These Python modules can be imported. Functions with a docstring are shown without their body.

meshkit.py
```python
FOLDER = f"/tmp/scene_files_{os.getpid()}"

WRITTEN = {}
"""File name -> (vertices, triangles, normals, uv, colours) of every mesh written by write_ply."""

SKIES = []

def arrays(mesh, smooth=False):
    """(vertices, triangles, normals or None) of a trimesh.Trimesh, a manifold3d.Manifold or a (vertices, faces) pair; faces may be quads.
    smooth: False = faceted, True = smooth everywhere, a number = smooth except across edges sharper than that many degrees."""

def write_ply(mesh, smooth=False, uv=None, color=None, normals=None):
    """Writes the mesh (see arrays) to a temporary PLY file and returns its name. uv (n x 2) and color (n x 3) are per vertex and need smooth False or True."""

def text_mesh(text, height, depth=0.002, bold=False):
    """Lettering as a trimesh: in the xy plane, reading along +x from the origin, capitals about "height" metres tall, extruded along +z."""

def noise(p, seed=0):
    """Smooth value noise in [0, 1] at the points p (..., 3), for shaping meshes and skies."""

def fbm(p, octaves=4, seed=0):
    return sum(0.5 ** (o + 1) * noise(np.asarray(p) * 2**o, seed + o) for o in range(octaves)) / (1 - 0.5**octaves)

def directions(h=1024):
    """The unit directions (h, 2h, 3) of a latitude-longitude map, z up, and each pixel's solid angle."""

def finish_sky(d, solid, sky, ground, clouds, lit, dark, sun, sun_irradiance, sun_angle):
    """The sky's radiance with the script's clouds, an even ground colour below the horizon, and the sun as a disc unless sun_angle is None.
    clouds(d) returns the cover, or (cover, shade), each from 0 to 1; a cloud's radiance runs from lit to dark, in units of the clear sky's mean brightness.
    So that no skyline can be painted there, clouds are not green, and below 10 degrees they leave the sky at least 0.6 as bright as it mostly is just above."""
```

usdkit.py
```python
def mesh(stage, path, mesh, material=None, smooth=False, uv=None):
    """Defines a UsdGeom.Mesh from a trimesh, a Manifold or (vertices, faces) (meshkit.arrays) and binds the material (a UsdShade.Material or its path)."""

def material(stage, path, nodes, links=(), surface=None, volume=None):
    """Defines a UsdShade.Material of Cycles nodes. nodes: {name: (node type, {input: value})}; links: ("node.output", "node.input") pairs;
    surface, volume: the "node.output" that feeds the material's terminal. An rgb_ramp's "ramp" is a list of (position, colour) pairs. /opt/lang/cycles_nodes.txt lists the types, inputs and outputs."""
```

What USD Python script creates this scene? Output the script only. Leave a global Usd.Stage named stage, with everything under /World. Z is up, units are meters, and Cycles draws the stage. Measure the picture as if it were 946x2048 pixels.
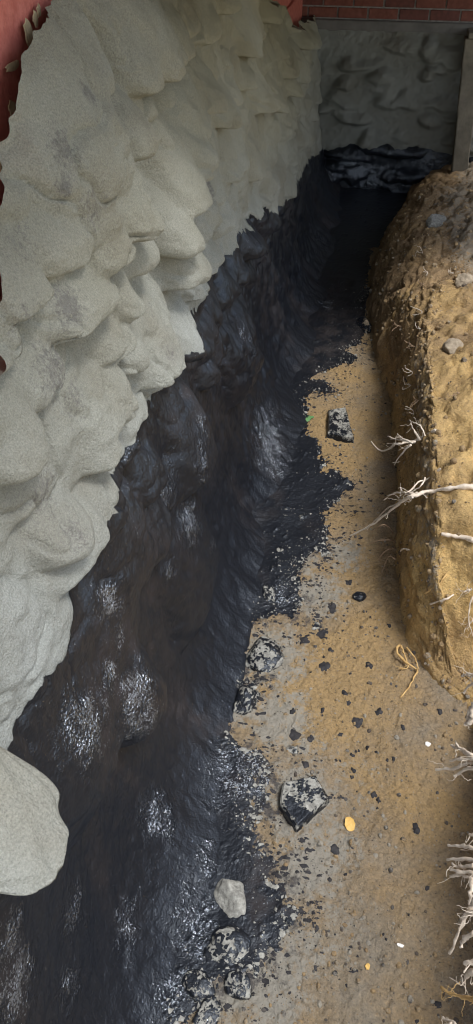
import math, random
import numpy as np, trimesh, shapely, usdkit, meshkit
from scipy import ndimage
from scipy.spatial import cKDTree
from scipy.interpolate import RegularGridInterpolator
from pxr import Usd, UsdGeom, UsdLux, UsdShade, Gf, Sdf, Vt

stage = Usd.Stage.CreateInMemory()
UsdGeom.SetStageUpAxis(stage, UsdGeom.Tokens.z)
UsdGeom.SetStageMetersPerUnit(stage, 1.0)
UsdGeom.Xform.Define(stage, '/World')
UsdGeom.Scope.Define(stage, '/World/Looks')
rng = np.random.default_rng(7); random.seed(7)

# ------------------------------------------------------------------ camera
H, PITCH, YAW, FPX = 2.0, math.radians(40), math.radians(-9.9), 1600.0
cam = UsdGeom.Camera.Define(stage, '/World/camera')
cam.CreateHorizontalApertureAttr(36.0); cam.CreateVerticalApertureAttr(36.0 * 2048 / 946)
cam.CreateFocalLengthAttr(36.0 * FPX / 946); cam.CreateClippingRangeAttr(Gf.Vec2f(0.05, 500))
cam.AddTranslateOp().Set(Gf.Vec3d(0, 0, H))
cam.AddRotateXYZOp().Set(Gf.Vec3f(90 - math.degrees(PITCH), 0, -math.degrees(YAW)))
cam.CreateExposureAttr(2.38)

# ------------------------------------------------------------------ sky and sun
SUN_AZ, SUN_EL = math.radians(105), math.radians(66)       # azimuth from +y towards +x
sd = np.array([math.sin(SUN_AZ) * math.cos(SUN_EL), math.cos(SUN_AZ) * math.cos(SUN_EL), math.sin(SUN_EL)])
usdkit.material(stage, '/World/Looks/sky_look', {
    'tc': ('texture_coordinate', {}),
    'sky': ('sky_texture', {'sky_type': 'single_scattering', 'sun_disc': False, 'sun_elevation': SUN_EL, 'sun_rotation': SUN_AZ}),
    'n': ('noise_texture', {'scale': 1.8, 'detail': 5.0, 'roughness': .55}),
    'r': ('rgb_ramp', {'ramp': [(.35, (.25,) * 3), (.65, (.85,) * 3)]}),
    'm': ('mix', {'color2': (4.2, 4.2, 4.1)}),
    'b': ('background_shader', {'strength': .08})},
    [('tc.generated', 'n.vector'), ('n.fac', 'r.fac'), ('r.color', 'm.fac'), ('sky.color', 'm.color1'), ('m.color', 'b.color')], surface='b.background')
dome = UsdLux.DomeLight.Define(stage, '/World/sky')
UsdShade.MaterialBindingAPI.Apply(dome.GetPrim()).Bind(UsdShade.Material.Get(stage, '/World/Looks/sky_look'))
dome.GetPrim().SetCustomDataByKey('kind', 'structure')
sun = UsdLux.DistantLight.Define(stage, '/World/sun')
sun.CreateIntensityAttr(.18); sun.CreateAngleAttr(20.0); sun.CreateColorAttr(Gf.Vec3f(1, .98, .96))
sun.GetPrim().CreateAttribute('inputs:normalize', Sdf.ValueTypeNames.Bool).Set(True)
sun.AddRotateXYZOp().Set(Gf.Vec3f(90 - math.degrees(SUN_EL), 0, 180 - math.degrees(SUN_AZ) + 0))

# ------------------------------------------------------------------ helpers
cfw = np.array([math.sin(YAW) * math.cos(PITCH), math.cos(YAW) * math.cos(PITCH), -math.sin(PITCH)])
crt = np.array([math.cos(YAW), -math.sin(YAW), 0.]); cup = np.cross(crt, cfw); CAM = np.array([0, 0, H])
def ray(px, py):
    d = cfw * FPX + crt * (px - 473) + cup * (1024 - py)
    return d / np.linalg.norm(d)
def onz(px, py, z=0.):
    d = ray(px, py); return CAM + d * (z - H) / d[2]
def onx(px, py, x0, b=0.):
    d = ray(px, py); t = (x0 + b * H) / (d[0] - b * d[2]); return CAM + d * t
def ony(px, py, y):
    d = ray(px, py); return CAM + d * y / d[1]
fbm, noise = meshkit.fbm, meshkit.noise
P3 = lambda x, y, z: np.stack(np.broadcast_arrays(x, y, z), -1).astype(float)

def numbered(path):
    if not stage.GetPrimAtPath(path): return path
    k = 1
    while stage.GetPrimAtPath(f'{path}_{k:03d}'): k += 1
    return f'{path}_{k:03d}'
def tag(p, label=None, cat=None, group=None, kind=None):
    for k, v in (('label', label), ('category', cat), ('group', group), ('kind', kind)):
        if v: p.SetCustomDataByKey(k, v)
    return p
def thing(name, label, cat, loc=(0, 0, 0), group=None):
    x = UsdGeom.Xform.Define(stage, numbered('/World/' + name)); x.AddTranslateOp().Set(Gf.Vec3d(*map(float, loc)))
    return tag(x.GetPrim(), label, cat, group)
def obj(name, v, f, mat, parent=None, n=None, attrs=None, org=(0, 0, 0), smooth=False):
    base = str(parent.GetPath()) if parent is not None else '/World'
    v = np.asarray(v, float)
    if n is None and smooth: v, f, n = meshkit.arrays((v, f), smooth)
    m = UsdGeom.Mesh.Define(stage, numbered(base + '/' + name))
    m.CreatePointsAttr(Vt.Vec3fArray.FromNumpy((v - np.asarray(org)).astype(np.float32)))
    f = np.asarray(f)
    m.CreateFaceVertexCountsAttr(Vt.IntArray.FromNumpy(np.full(len(f), f.shape[1], np.int32)))
    m.CreateFaceVertexIndicesAttr(Vt.IntArray.FromNumpy(f.astype(np.int32).ravel()))
    m.CreateSubdivisionSchemeAttr('none')
    if n is not None:
        m.CreateNormalsAttr(Vt.Vec3fArray.FromNumpy(np.asarray(n, np.float32))); m.SetNormalsInterpolation('vertex')
    for k, a in (attrs or {}).items():
        UsdGeom.PrimvarsAPI(m).CreatePrimvar(k, Sdf.ValueTypeNames.FloatArray, 'vertex').Set(Vt.FloatArray.FromNumpy(np.asarray(a, np.float32)))
    UsdShade.MaterialBindingAPI.Apply(m.GetPrim()).Bind(M[mat])
    return m.GetPrim()
def grid_faces(nu, nv):
    i = np.arange(nu * nv).reshape(nu, nv)
    a, b, c, d = i[:-1, :-1].ravel(), i[1:, :-1].ravel(), i[1:, 1:].ravel(), i[:-1, 1:].ravel()
    return np.vstack([np.stack([a, b, c], 1), np.stack([a, c, d], 1)])
def normals(v, f):
    n = np.zeros_like(v); c = np.cross(v[f[:, 1]] - v[f[:, 0]], v[f[:, 2]] - v[f[:, 0]])
    for k in range(3):
        for j in range(3): n[:, j] += np.bincount(f[:, k], c[:, j], len(v))
    return n / np.maximum(np.linalg.norm(n, axis=1, keepdims=True), 1e-12)
def clip(v, f, s, *others):
    """the part of the mesh where s > 0, cut along s = 0; others are per-vertex arrays carried along"""
    data = np.hstack([v, s[:, None]] + [o.reshape(len(v), -1) for o in others])
    pos = s[f] > 0; cnt = pos.sum(1)
    out, tri, base = [data], [f[cnt == 3]], len(v)
    for want in (1, 2):
        g = f[cnt == want]; p = pos[cnt == want]
        if not len(g): continue
        k = np.argmax(p if want == 1 else ~p, 1); r = np.arange(len(g))
        a, b, c = g[r, k], g[r, (k + 1) % 3], g[r, (k + 2) % 3]
        def cut(i, j):
            t = (s[i] / (s[i] - s[j]))[:, None]; return data[i] * (1 - t) + data[j] * t
        ab, ac = cut(a, b), cut(a, c); n = len(g)
        iab, iac = base + np.arange(n), base + n + np.arange(n); base += 2 * n
        out += [ab, ac]
        tri += [np.stack([a, iab, iac], 1)] if want == 1 else [np.stack([iab, b, c], 1), np.stack([iab, c, iac], 1)]
    data, tri = np.vstack(out), np.vstack(tri)
    used, inv = np.unique(tri, return_inverse=True)
    return data[used], inv.reshape(tri.shape)
def poly_dist(pts, poly):
    """signed distance (positive inside) of 2-D points to a polygon"""
    poly = np.asarray(poly, float); nxt = np.roll(poly, -1, 0)
    dense = np.vstack([a + (b - a) * np.linspace(0, 1, max(2, int(np.linalg.norm(b - a) / .004)))[:, None] for a, b in zip(poly, nxt)])
    d = cKDTree(dense).query(pts)[0]
    return np.where(shapely.contains_xy(shapely.Polygon(poly).buffer(0), pts[:, 0], pts[:, 1]), d, -d)
def tube(path, r0, r1, sides=6, wob=0., seed=0):
    path = np.asarray(path, float)
    if len(path) > 2:                                   # smooth the path
        t = np.linspace(0, 1, len(path)); tt = np.linspace(0, 1, 5 * (len(path) - 1) + 1)
        from scipy.interpolate import PchipInterpolator
        path = PchipInterpolator(t, path)(tt)
    else:
        path = path[0] + (path[1] - path[0]) * np.linspace(0, 1, 7)[:, None]
    n = len(path)
    r = np.random.default_rng(seed)
    if wob: path = path + r.normal(0, wob, path.shape) * np.minimum(np.arange(n) / 3., 1)[:, None]
    tg = np.gradient(path, axis=0); tg /= np.linalg.norm(tg, axis=1, keepdims=True) + 1e-9
    a = np.cross(tg, [.13, .31, .94]); a /= np.linalg.norm(a, axis=1, keepdims=True) + 1e-9; b = np.cross(tg, a)
    th = np.linspace(0, 2 * np.pi, sides, endpoint=False)
    rad = (r0 + (r1 - r0) * np.linspace(0, 1, n)) * (1 + .18 * r.normal(size=n))
    v = (path[:, None] + (a[:, None] * np.cos(th)[None, :, None] + b[:, None] * np.sin(th)[None, :, None]) * rad[:, None, None]).reshape(-1, 3)
    f = []
    for i in range(n - 1):
        for j in range(sides):
            k = (j + 1) % sides
            f += [(i * sides + j, i * sides + k, (i + 1) * sides + k), (i * sides + j, (i + 1) * sides + k, (i + 1) * sides + j)]
    f += [(0, (j + 1) % sides, j) for j in range(1, sides - 1)] + [((n - 1) * sides, (n - 1) * sides + j, (n - 1) * sides + j + 1) for j in range(1, sides - 1)]
    return v, np.array(f)
def join(parts):
    vs, fs, o = [], [], 0
    for v, f in parts: vs.append(v); fs.append(f + o); o += len(v)
    return np.vstack(vs), np.vstack(fs)
def box(x0, x1, y0, y1, z0, z1, bev=.004):
    import manifold3d
    b = trimesh.creation.box((x1 - x0 - 2 * bev, y1 - y0 - 2 * bev, z1 - z0 - 2 * bev))
    v = np.vstack([b.vertices + np.array(o) * bev for o in ((1, 0, 0), (-1, 0, 0), (0, 1, 0), (0, -1, 0), (0, 0, 1), (0, 0, -1))])
    h = trimesh.convex.convex_hull(v); c = np.array([(x0 + x1) / 2, (y0 + y1) / 2, (z0 + z1) / 2])
    return np.asarray(h.vertices) + c, np.asarray(h.faces)

# ------------------------------------------------------------------ materials
M = {}
def mat(name, nodes, links, surface='p.BSDF'):
    M[name] = usdkit.material(stage, '/World/Looks/' + name, nodes, links, surface=surface)
GEO = {'g': ('geometry', {})}
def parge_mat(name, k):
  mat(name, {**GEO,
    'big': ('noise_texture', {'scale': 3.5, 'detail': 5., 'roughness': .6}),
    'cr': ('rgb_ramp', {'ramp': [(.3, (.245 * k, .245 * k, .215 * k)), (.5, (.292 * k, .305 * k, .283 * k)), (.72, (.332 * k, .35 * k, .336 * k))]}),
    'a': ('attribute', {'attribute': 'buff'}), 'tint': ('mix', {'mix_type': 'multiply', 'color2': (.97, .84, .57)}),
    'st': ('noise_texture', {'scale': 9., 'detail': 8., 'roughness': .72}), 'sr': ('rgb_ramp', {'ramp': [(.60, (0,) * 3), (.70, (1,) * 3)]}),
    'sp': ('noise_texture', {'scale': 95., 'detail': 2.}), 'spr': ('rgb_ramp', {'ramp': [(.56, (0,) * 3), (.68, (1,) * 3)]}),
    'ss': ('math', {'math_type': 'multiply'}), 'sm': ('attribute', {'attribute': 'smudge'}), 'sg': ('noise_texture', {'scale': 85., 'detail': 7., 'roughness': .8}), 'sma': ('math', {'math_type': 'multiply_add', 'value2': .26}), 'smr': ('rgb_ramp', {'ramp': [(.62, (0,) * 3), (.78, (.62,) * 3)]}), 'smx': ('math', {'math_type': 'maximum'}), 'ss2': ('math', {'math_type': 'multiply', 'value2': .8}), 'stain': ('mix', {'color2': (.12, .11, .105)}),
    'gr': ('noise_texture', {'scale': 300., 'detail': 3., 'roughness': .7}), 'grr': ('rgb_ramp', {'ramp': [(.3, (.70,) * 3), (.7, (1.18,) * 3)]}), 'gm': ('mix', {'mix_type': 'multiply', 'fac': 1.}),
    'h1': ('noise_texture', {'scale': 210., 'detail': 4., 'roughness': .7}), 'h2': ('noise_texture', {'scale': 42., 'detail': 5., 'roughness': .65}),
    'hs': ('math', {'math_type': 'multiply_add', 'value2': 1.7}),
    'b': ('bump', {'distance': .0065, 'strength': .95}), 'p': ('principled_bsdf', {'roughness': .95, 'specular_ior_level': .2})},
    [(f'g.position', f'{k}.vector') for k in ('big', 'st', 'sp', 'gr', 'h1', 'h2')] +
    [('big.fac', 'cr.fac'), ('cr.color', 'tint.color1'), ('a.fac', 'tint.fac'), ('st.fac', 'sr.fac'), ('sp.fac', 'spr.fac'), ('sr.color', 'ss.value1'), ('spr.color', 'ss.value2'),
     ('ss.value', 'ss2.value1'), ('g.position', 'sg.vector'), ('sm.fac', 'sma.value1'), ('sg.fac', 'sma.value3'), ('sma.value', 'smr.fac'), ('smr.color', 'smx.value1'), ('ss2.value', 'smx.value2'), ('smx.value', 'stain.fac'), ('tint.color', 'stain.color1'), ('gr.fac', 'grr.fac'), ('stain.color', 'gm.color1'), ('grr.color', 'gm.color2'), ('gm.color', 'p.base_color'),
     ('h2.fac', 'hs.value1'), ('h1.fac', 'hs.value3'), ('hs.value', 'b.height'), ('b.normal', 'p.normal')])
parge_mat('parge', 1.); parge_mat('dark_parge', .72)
mat('tar', {**GEO,
    'a': ('attribute', {'attribute': 'thin'}), 'w': ('attribute', {'attribute': 'glint'}),  # sky glints put into the tar as placed specks of raised reflectivity
    'br': ('noise_texture', {'scale': 14., 'detail': 5., 'roughness': .6}), 'brr': ('rgb_ramp', {'ramp': [(.42, (0,) * 3), (.62, (1,) * 3)]}),
    'bf': ('math', {'math_type': 'multiply'}), 'c': ('mix', {'color1': (.0062, .0070, .0095), 'color2': (.018, .0135, .0125)}),
    'rn': ('noise_texture', {'scale': 26., 'detail': 5., 'roughness': .65}), 'ws': ('math', {'math_type': 'multiply_add', 'value2': .42}), 'wr': ('rgb_ramp', {'ramp': [(.70, (0,) * 3), (1., (1,) * 3)]}), 'sk': ('noise_texture', {'scale': 200., 'detail': 3., 'roughness': .65}), 'sk2': ('math', {'math_type': 'multiply_add', 'value2': .205}), 'skr': ('rgb_ramp', {'ramp': [(.655, (0,) * 3), (.69, (1,) * 3)]}),
    'ra': ('mix', {'color1': (.42,) * 3, 'color2': (.12,) * 3}), 'rb': ('mix', {'color2': (.7,) * 3}),
    'h1': ('noise_texture', {'scale': 130., 'detail': 2., 'roughness': .6}), 'h2': ('noise_texture', {'scale': 48., 'detail': 3., 'roughness': .55}),
    'hb': ('math', {'math_type': 'multiply_add', 'value2': 2.0, 'value3': .5}), 'hp': ('math', {'math_type': 'multiply'}),
    'hs': ('math', {'math_type': 'multiply_add', 'value2': .9}),
    'b': ('bump', {'distance': .004, 'strength': .9}), 'io': ('math', {'math_type': 'multiply_add', 'value2': 2.6, 'value3': 1.5}), 'p': ('principled_bsdf', {'specular_ior_level': .42, 'specular_tint': (.84, .92, 1.)})},
    [(f'g.position', f'{k}.vector') for k in ('br', 'rn', 'h1', 'h2')] +
    [('br.fac', 'brr.fac'), ('brr.color', 'bf.value1'), ('a.fac', 'bf.value2'), ('bf.value', 'c.fac'), ('c.color', 'p.base_color'),
     ('w.fac', 'ws.value1'), ('rn.fac', 'ws.value3'), ('ws.value', 'wr.fac'), ('g.position', 'sk.vector'), ('wr.color', 'sk2.value1'), ('sk.fac', 'sk2.value3'), ('sk2.value', 'skr.fac'), ('skr.color', 'ra.fac'), ('ra.color', 'rb.color1'), ('bf.value', 'rb.fac'), ('rb.color', 'p.roughness'), ('skr.color', 'io.value1'), ('io.value', 'p.ior'),
     ('wr.color', 'hb.value1'), ('h1.fac', 'hp.value1'), ('hb.value', 'hp.value2'), ('h2.fac', 'hs.value1'), ('hp.value', 'hs.value3'), ('hs.value', 'b.height'), ('b.normal', 'p.normal')])
def soil(name, c1, c2, c3, grey=(.32, .30, .25), grain=170., dist=.006):
    mat(name, {**GEO,
        'a': ('attribute', {'attribute': 'cement'}), 'k': ('attribute', {'attribute': 'dark'}),
        'oc': ('attribute', {'attribute': 'ochre'}), 'oa': ('math', {'math_type': 'add'}), 'n1': ('noise_texture', {'scale': 4.5, 'detail': 8., 'roughness': .65}), 'r1': ('rgb_ramp', {'ramp': [(.30, c1), (.5, c2), (.68, c3)]}),
        'n2': ('noise_texture', {'scale': 105., 'detail': 7., 'roughness': .85}), 'r2': ('rgb_ramp', {'ramp': [(.33, (.42, .45, .50)), (.45, (.88,) * 3), (.58, (1.06, 1.04, 1.0)), (.68, (1.5, 1.4, 1.25))]}), 'm2': ('mix', {'mix_type': 'multiply', 'fac': 1.}),
        'nc': ('noise_texture', {'scale': 34., 'detail': 9., 'roughness': .8}), 'ad': ('math', {'math_type': 'multiply_add', 'value2': 1.8}), 'ad2': ('math', {'math_type': 'multiply', 'value2': .5}), 'rc': ('rgb_ramp', {'ramp': [(.60, (0,) * 3), (.70, (.9,) * 3)]}), 'mc': ('mix', {'color2': grey}),
        'nd': ('noise_texture', {'scale': 22., 'detail': 7., 'roughness': .75}), 'adk': ('math', {'math_type': 'multiply_add', 'value2': 1.8}), 'adk2': ('math', {'math_type': 'multiply', 'value2': .5}), 'rd': ('rgb_ramp', {'ramp': [(.635, (0,) * 3), (.73, (.85,) * 3)]}), 'md': ('mix', {'color2': (.075, .068, .066)}),
        'h1': ('noise_texture', {'scale': grain, 'detail': 5., 'roughness': .7}), 'h2': ('noise_texture', {'scale': 24., 'detail': 6., 'roughness': .65}), 'vo': ('voronoi_texture', {'scale': 75.}), 'hv': ('math', {'math_type': 'multiply_add', 'value2': -.3}), 'hs': ('math', {'math_type': 'multiply_add', 'value2': 2.6}),
        'b': ('bump', {'distance': dist * 1.5, 'strength': 1.}), 'p': ('principled_bsdf', {'roughness': .95, 'specular_ior_level': .2})},
        [(f'g.position', f'{k}.vector') for k in ('n1', 'n2', 'nc', 'nd', 'h1', 'h2')] +
        [('n1.fac', 'oa.value1'), ('oc.fac', 'oa.value2'), ('oa.value', 'r1.fac'), ('n2.fac', 'r2.fac'), ('r1.color', 'm2.color1'), ('r2.color', 'm2.color2'), ('nc.fac', 'ad.value1'), ('a.fac', 'ad.value3'), ('ad.value', 'ad2.value1'), ('ad2.value', 'rc.fac'),
         ('m2.color', 'mc.color1'), ('rc.color', 'mc.fac'), ('nd.fac', 'adk.value1'), ('k.fac', 'adk.value3'), ('adk.value', 'adk2.value1'), ('adk2.value', 'rd.fac'), ('mc.color', 'md.color1'), ('rd.color', 'md.fac'),
         ('md.color', 'p.base_color'), ('h2.fac', 'hs.value1'), ('g.position', 'vo.vector'), ('vo.distance', 'hv.value1'), ('h1.fac', 'hv.value3'), ('hv.value', 'hs.value3'), ('hs.value', 'b.height'), ('b.normal', 'p.normal')])
soil('clay_floor', (.285, .245, .185), (.31, .235, .145), (.38, .265, .13), grain=230., dist=.007)
soil('clay_bank_look', (.27, .185, .10), (.44, .30, .135), (.55, .375, .155), grey=(.27, .235, .18))
soil('clod', (.27, .19, .11), (.36, .26, .14), (.46, .34, .20))
def simple(name, c1, c2, scale, rough=.8, bump=.0, bscale=80., spec=.3, metal=0.):
    mat(name, {**GEO, 'n': ('noise_texture', {'scale': scale, 'detail': 6., 'roughness': .65}), 'r': ('rgb_ramp', {'ramp': [(.32, c1), (.68, c2)]}),
        'h': ('noise_texture', {'scale': bscale, 'detail': 4., 'roughness': .65}), 'b': ('bump', {'distance': .004, 'strength': bump}), 'p': ('principled_bsdf', {'roughness': rough, 'specular_ior_level': spec})},
        [('g.position', 'n.vector'), ('n.fac', 'r.fac'), ('r.color', 'p.base_color'), ('g.position', 'h.vector'), ('h.fac', 'b.height'), ('b.normal', 'p.normal')])
simple('red_paint', (.40, .10, .07), (.58, .19, .14), 34., .75, .6, 130.)
simple('bare_wood', (.30, .22, .12), (.48, .38, .22), 40., .9, .5, 150.)
simple('brick_a', (.14, .05, .035), (.22, .085, .06), 30., .9, .6, 120.)
simple('brick_b', (.10, .042, .033), (.17, .065, .05), 30., .9, .6, 120.)
simple('mortar', (.20, .18, .16), (.32, .30, .27), 40., .95, .6, 160.)
simple('sill_concrete', (.10, .095, .085), (.16, .15, .135), 10., .95, .6, 90.)
simple('post_wood', (.11, .10, .075), (.20, .175, .13), 9., .9, .7, 70.)
simple('tar_splash', (.012, .012, .014), (.035, .032, .032), 90., .6, .5, 200., .25)
simple('root_pale', (.42, .34, .25), (.68, .60, .49), 60., .8, .2, 200.)
simple('root_yellow', (.36, .22, .08), (.56, .38, .16), 60., .8, .2, 200.)
simple('root_brown', (.20, .13, .08), (.38, .27, .17), 60., .85, .2, 200.)
simple('stone_grey', (.13, .125, .11), (.34, .335, .295), 90., .92, .7, 110.)
simple('stone_brown', (.20, .16, .11), (.34, .28, .20), 35., .92, .7, 110.)
simple('leaf_yellow', (.50, .30, .07), (.64, .42, .14), 90., .6, .2, 120.)
simple('leaf_green', (.07, .17, .06), (.14, .28, .10), 60., .6, .2, 120.)
simple('white_chip', (.6, .58, .53), (.8, .79, .75), 60., .8, .2, 120.)
simple('added_roof_boards', (.10, .085, .07), (.17, .14, .11), 8., .9, .3, 60.)  # boards of the unseen roof added for shade
simple('lawn', (.05, .06, .025), (.12, .11, .06), 6., 1., .8, 60.)

# ------------------------------------------------------------------ the parged rubble wall (left)
TARLINE = [[-1.3, .86], [.60, .86], [.71, .81], [.83, .845], [.92, .815], [1.03, .88], [1.13, .885], [1.2, .955], [1.45, .97], [1.58, .98], [1.65, .90], [1.8, .88], [1.95, .95], [2.1, .95], [2.25, .89], [2.4, .96], [2.55, .93], [2.7, .87], [2.85, .865], [3.15, .832], [3.45, .81], [3.6, .745], [3.9, .655], [4.2, .585], [4.5, .535], [4.8, .505], [5.1, .47], [5.4, .43], [5.8, .35], [6.4, .25]]   # (y, height) of the upper edge of the tar
XW, BAT, YB = -.45, -.12, 6.25                     # foot, batter, y of the back wall
ys = np.concatenate([np.linspace(-1.2, .3, 60)[:-1], np.arange(.3, 1.7, .005)]); 
while ys[-1] < YB + .05: ys = np.append(ys, ys[-1] + max(.005, .0031 * ys[-1]))
zs = np.arange(-.06, 1.90, .006)
Y, Z = np.meshgrid(ys, zs, indexing='ij'); Y_, Z_ = Y, Z
#        tip px     p    near  far   up   down
STONES = [(272, 325, .15, .34, .10, .20, .13), (246, 430, .13, .34, .08, .10, .075), (228, 165, .11, .30, .09, .14, .06), (182, 212, .10, .30, .06, .06, .035),
          (244, 592, .13, .26, .06, .11, .06), (274, 690, .12, .12, .05, .09, .035), (279, 500, .15, .16, .06, .12, .05), (292, 610, .13, .10, .05, .10, .05),
          (370, 722, .14, .16, .09, .20, .045), (330, 448, .17, .16, .07, .18, .06), (413, 485, .16, .14, .07, .16, .06), (193, 850, .07, .26, .05, .26, .13),
          (249, 905, .11, .11, .04, .11, .045), (280, 810, .12, .10, .04, .16, .07), (214, 1078, .09, .22, .05, .10, .035), (136, 1685, .245, .105, .10, .13, .03),
          (372, 110, .15, .22, .09, .16, .10), (332, 150, .13, .15, .06, .14, .07), (322, 285, .14, .12, .05, .10, .07), (425, 400, .17, .16, .08, .22, .05),
          (430, 250, .15, .18, .08, .16, .10), (440, 330, .17, .16, .07, .13, .07), (420, 545, .14, .16, .06, .14, .05), (130, 1270, .05, .22, .10, .24, .12), (300, 1110, .10, .22, .08, .26, .12), (268, 1245, .08, .22, .12, .20, .14), (240, 1450, .09, .28, .16, .26, .18), (425, 1130, .10, .30, .12, .28, .16),
          (430, 900, .12, .2, .08, .2, .1), (335, 1400, .14, .16, .08, .2, .10), (520, 720, .12, .3, .1, .2, .12), (300, 720, .11, .08, .05, .08, .05)]
def stone_h(s):
    px, py, p, near, far, up, dn = s[:7]
    t = np.array([0, px, py]) if len(s) == 8 else onx(px, py, XW + p, BAT)
    i0, i1 = np.searchsorted(ys, [t[1] - 1.4 * near - .05, t[1] + 1.4 * far + .05]); out = np.zeros(Y_.shape)
    if i1 - i0 < 2: return out
    Y, Z = Y_[i0:i1], Z_[i0:i1]
    a = (Y - t[1]); a = np.where(a < 0, a / near, a / far)
    zc = t[2] + .25 * dn + .42 * p; b = Z - zc
    w = .18 * (fbm(P3(Y * 7, Z * 7, px * .37), 3) - .5) + .16 * (fbm(P3(Y * 19, Z * 19, px * .37), 3) - .5)
    a = a + w * 1.3; b = np.where(b > 0, b / up, b / dn) + w * 1.3
    top = np.clip(1 - np.abs(a) ** 2.3, 0, None)
    prof = np.where(b > 0, np.clip(1 - np.clip(b, 0, 1) ** 1.5, 0, 1) ** 1.1, np.sqrt(np.clip(1 - np.clip(-b, 0, 1) ** 2.6, 0, 1)))
    if s[:2] == (136, 1685):                            # the lowest boulder is a blunt slab with a sloping top
        top = np.clip(1 - np.abs(a) ** 5, 0, None); prof = np.where(b > 0, np.clip(1.02 - .95 * np.clip(b, 0, 2), 0, 1), np.sqrt(np.clip(1 - np.clip(-b, 0, 1) ** 5, 0, 1)))
        prof = prof * (1 + .35 * (fbm(P3(Y * 11, Z * 11, 3.), 3) - .5))
    out[i0:i1] = p * np.sqrt(top) * prof ** .8
    return out
def smax(a, b, k=.010):
    h = np.clip(.5 + .5 * (a - b) / k, 0, 1); return b * (1 - h) + a * h + k * h * (1 - h) - 0
# rubble courses under the coat, rougher towards the far end
warp = P3(Y, Z, 0) + .10 * np.stack([fbm(P3(Y * 5, Z * 5, 1.5), 3), fbm(P3(Y * 5, Z * 5, 7.5), 3), 0 * Y], -1)
sy, sz = np.meshgrid(np.arange(-1.4, 6.9, .21), np.arange(-.2, 2.2, .145), indexing='ij')
seeds = np.stack([sy.ravel() + rng.uniform(-.08, .08, sy.size), sz.ravel() + rng.uniform(-.05, .05, sy.size)], 1)
dd, ii = cKDTree(seeds * [1, 1.3]).query(warp[..., :2].reshape(-1, 2) * [1, 1.3], k=2)
F1, F2 = dd[:, 0].reshape(Y.shape), dd[:, 1].reshape(Y.shape); cell = ii[:, 0].reshape(Y.shape)
samp = rng.uniform(.2, 1, len(seeds)); stilt = rng.normal(0, .35, len(seeds))
edge = np.clip((F2 - F1) / .10, 0, 1)
lump = (np.sqrt(edge) * samp[cell] + stilt[cell] * (warp[..., 1] - seeds[cell, 1]) * 5 * edge)
far = np.clip((Y - 1.15) / 1.5, 0, 1)
lowsm = np.clip((Z - .1) / .3, 0, 1)
D = .05 * (fbm(P3(Y * 2.2, Z * 2.2, 3.3), 3) - .5) + (.012 + .06 * far * (.45 + .55 * lowsm)) * lump * np.where(Z < .6, .7, 1.)
NAMED = len(STONES); r_ = np.random.default_rng(41)
for yy in np.cumsum(np.concatenate([[1.05], .17 + .010 * np.arange(19)])):
    for zz in np.arange(.62, 1.7, .155):
        STONES.append((yy + r_.uniform(-.07, .07), zz + r_.uniform(-.05, .05), r_.uniform(.035, .115) * (1 if zz > .9 else .75), r_.uniform(.10, .19), r_.uniform(.05, .09), r_.uniform(.07, .15), r_.uniform(.03, .055), 1))
base = D.copy(); best = np.full(Y.shape, -1); bh = np.zeros(Y.shape)
for k, s in enumerate(STONES):
    h0 = stone_h(s); h = h0 + .35 * base
    D = smax(h, D, .03 if s[1] > 880 and s[0] > 216 else .008)
    on = (h > bh) & (h > base + .008) & (h0 > .012); best[on] = k; bh = np.maximum(bh, h)
D = ndimage.gaussian_filter(D, (1.0, .8))
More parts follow.
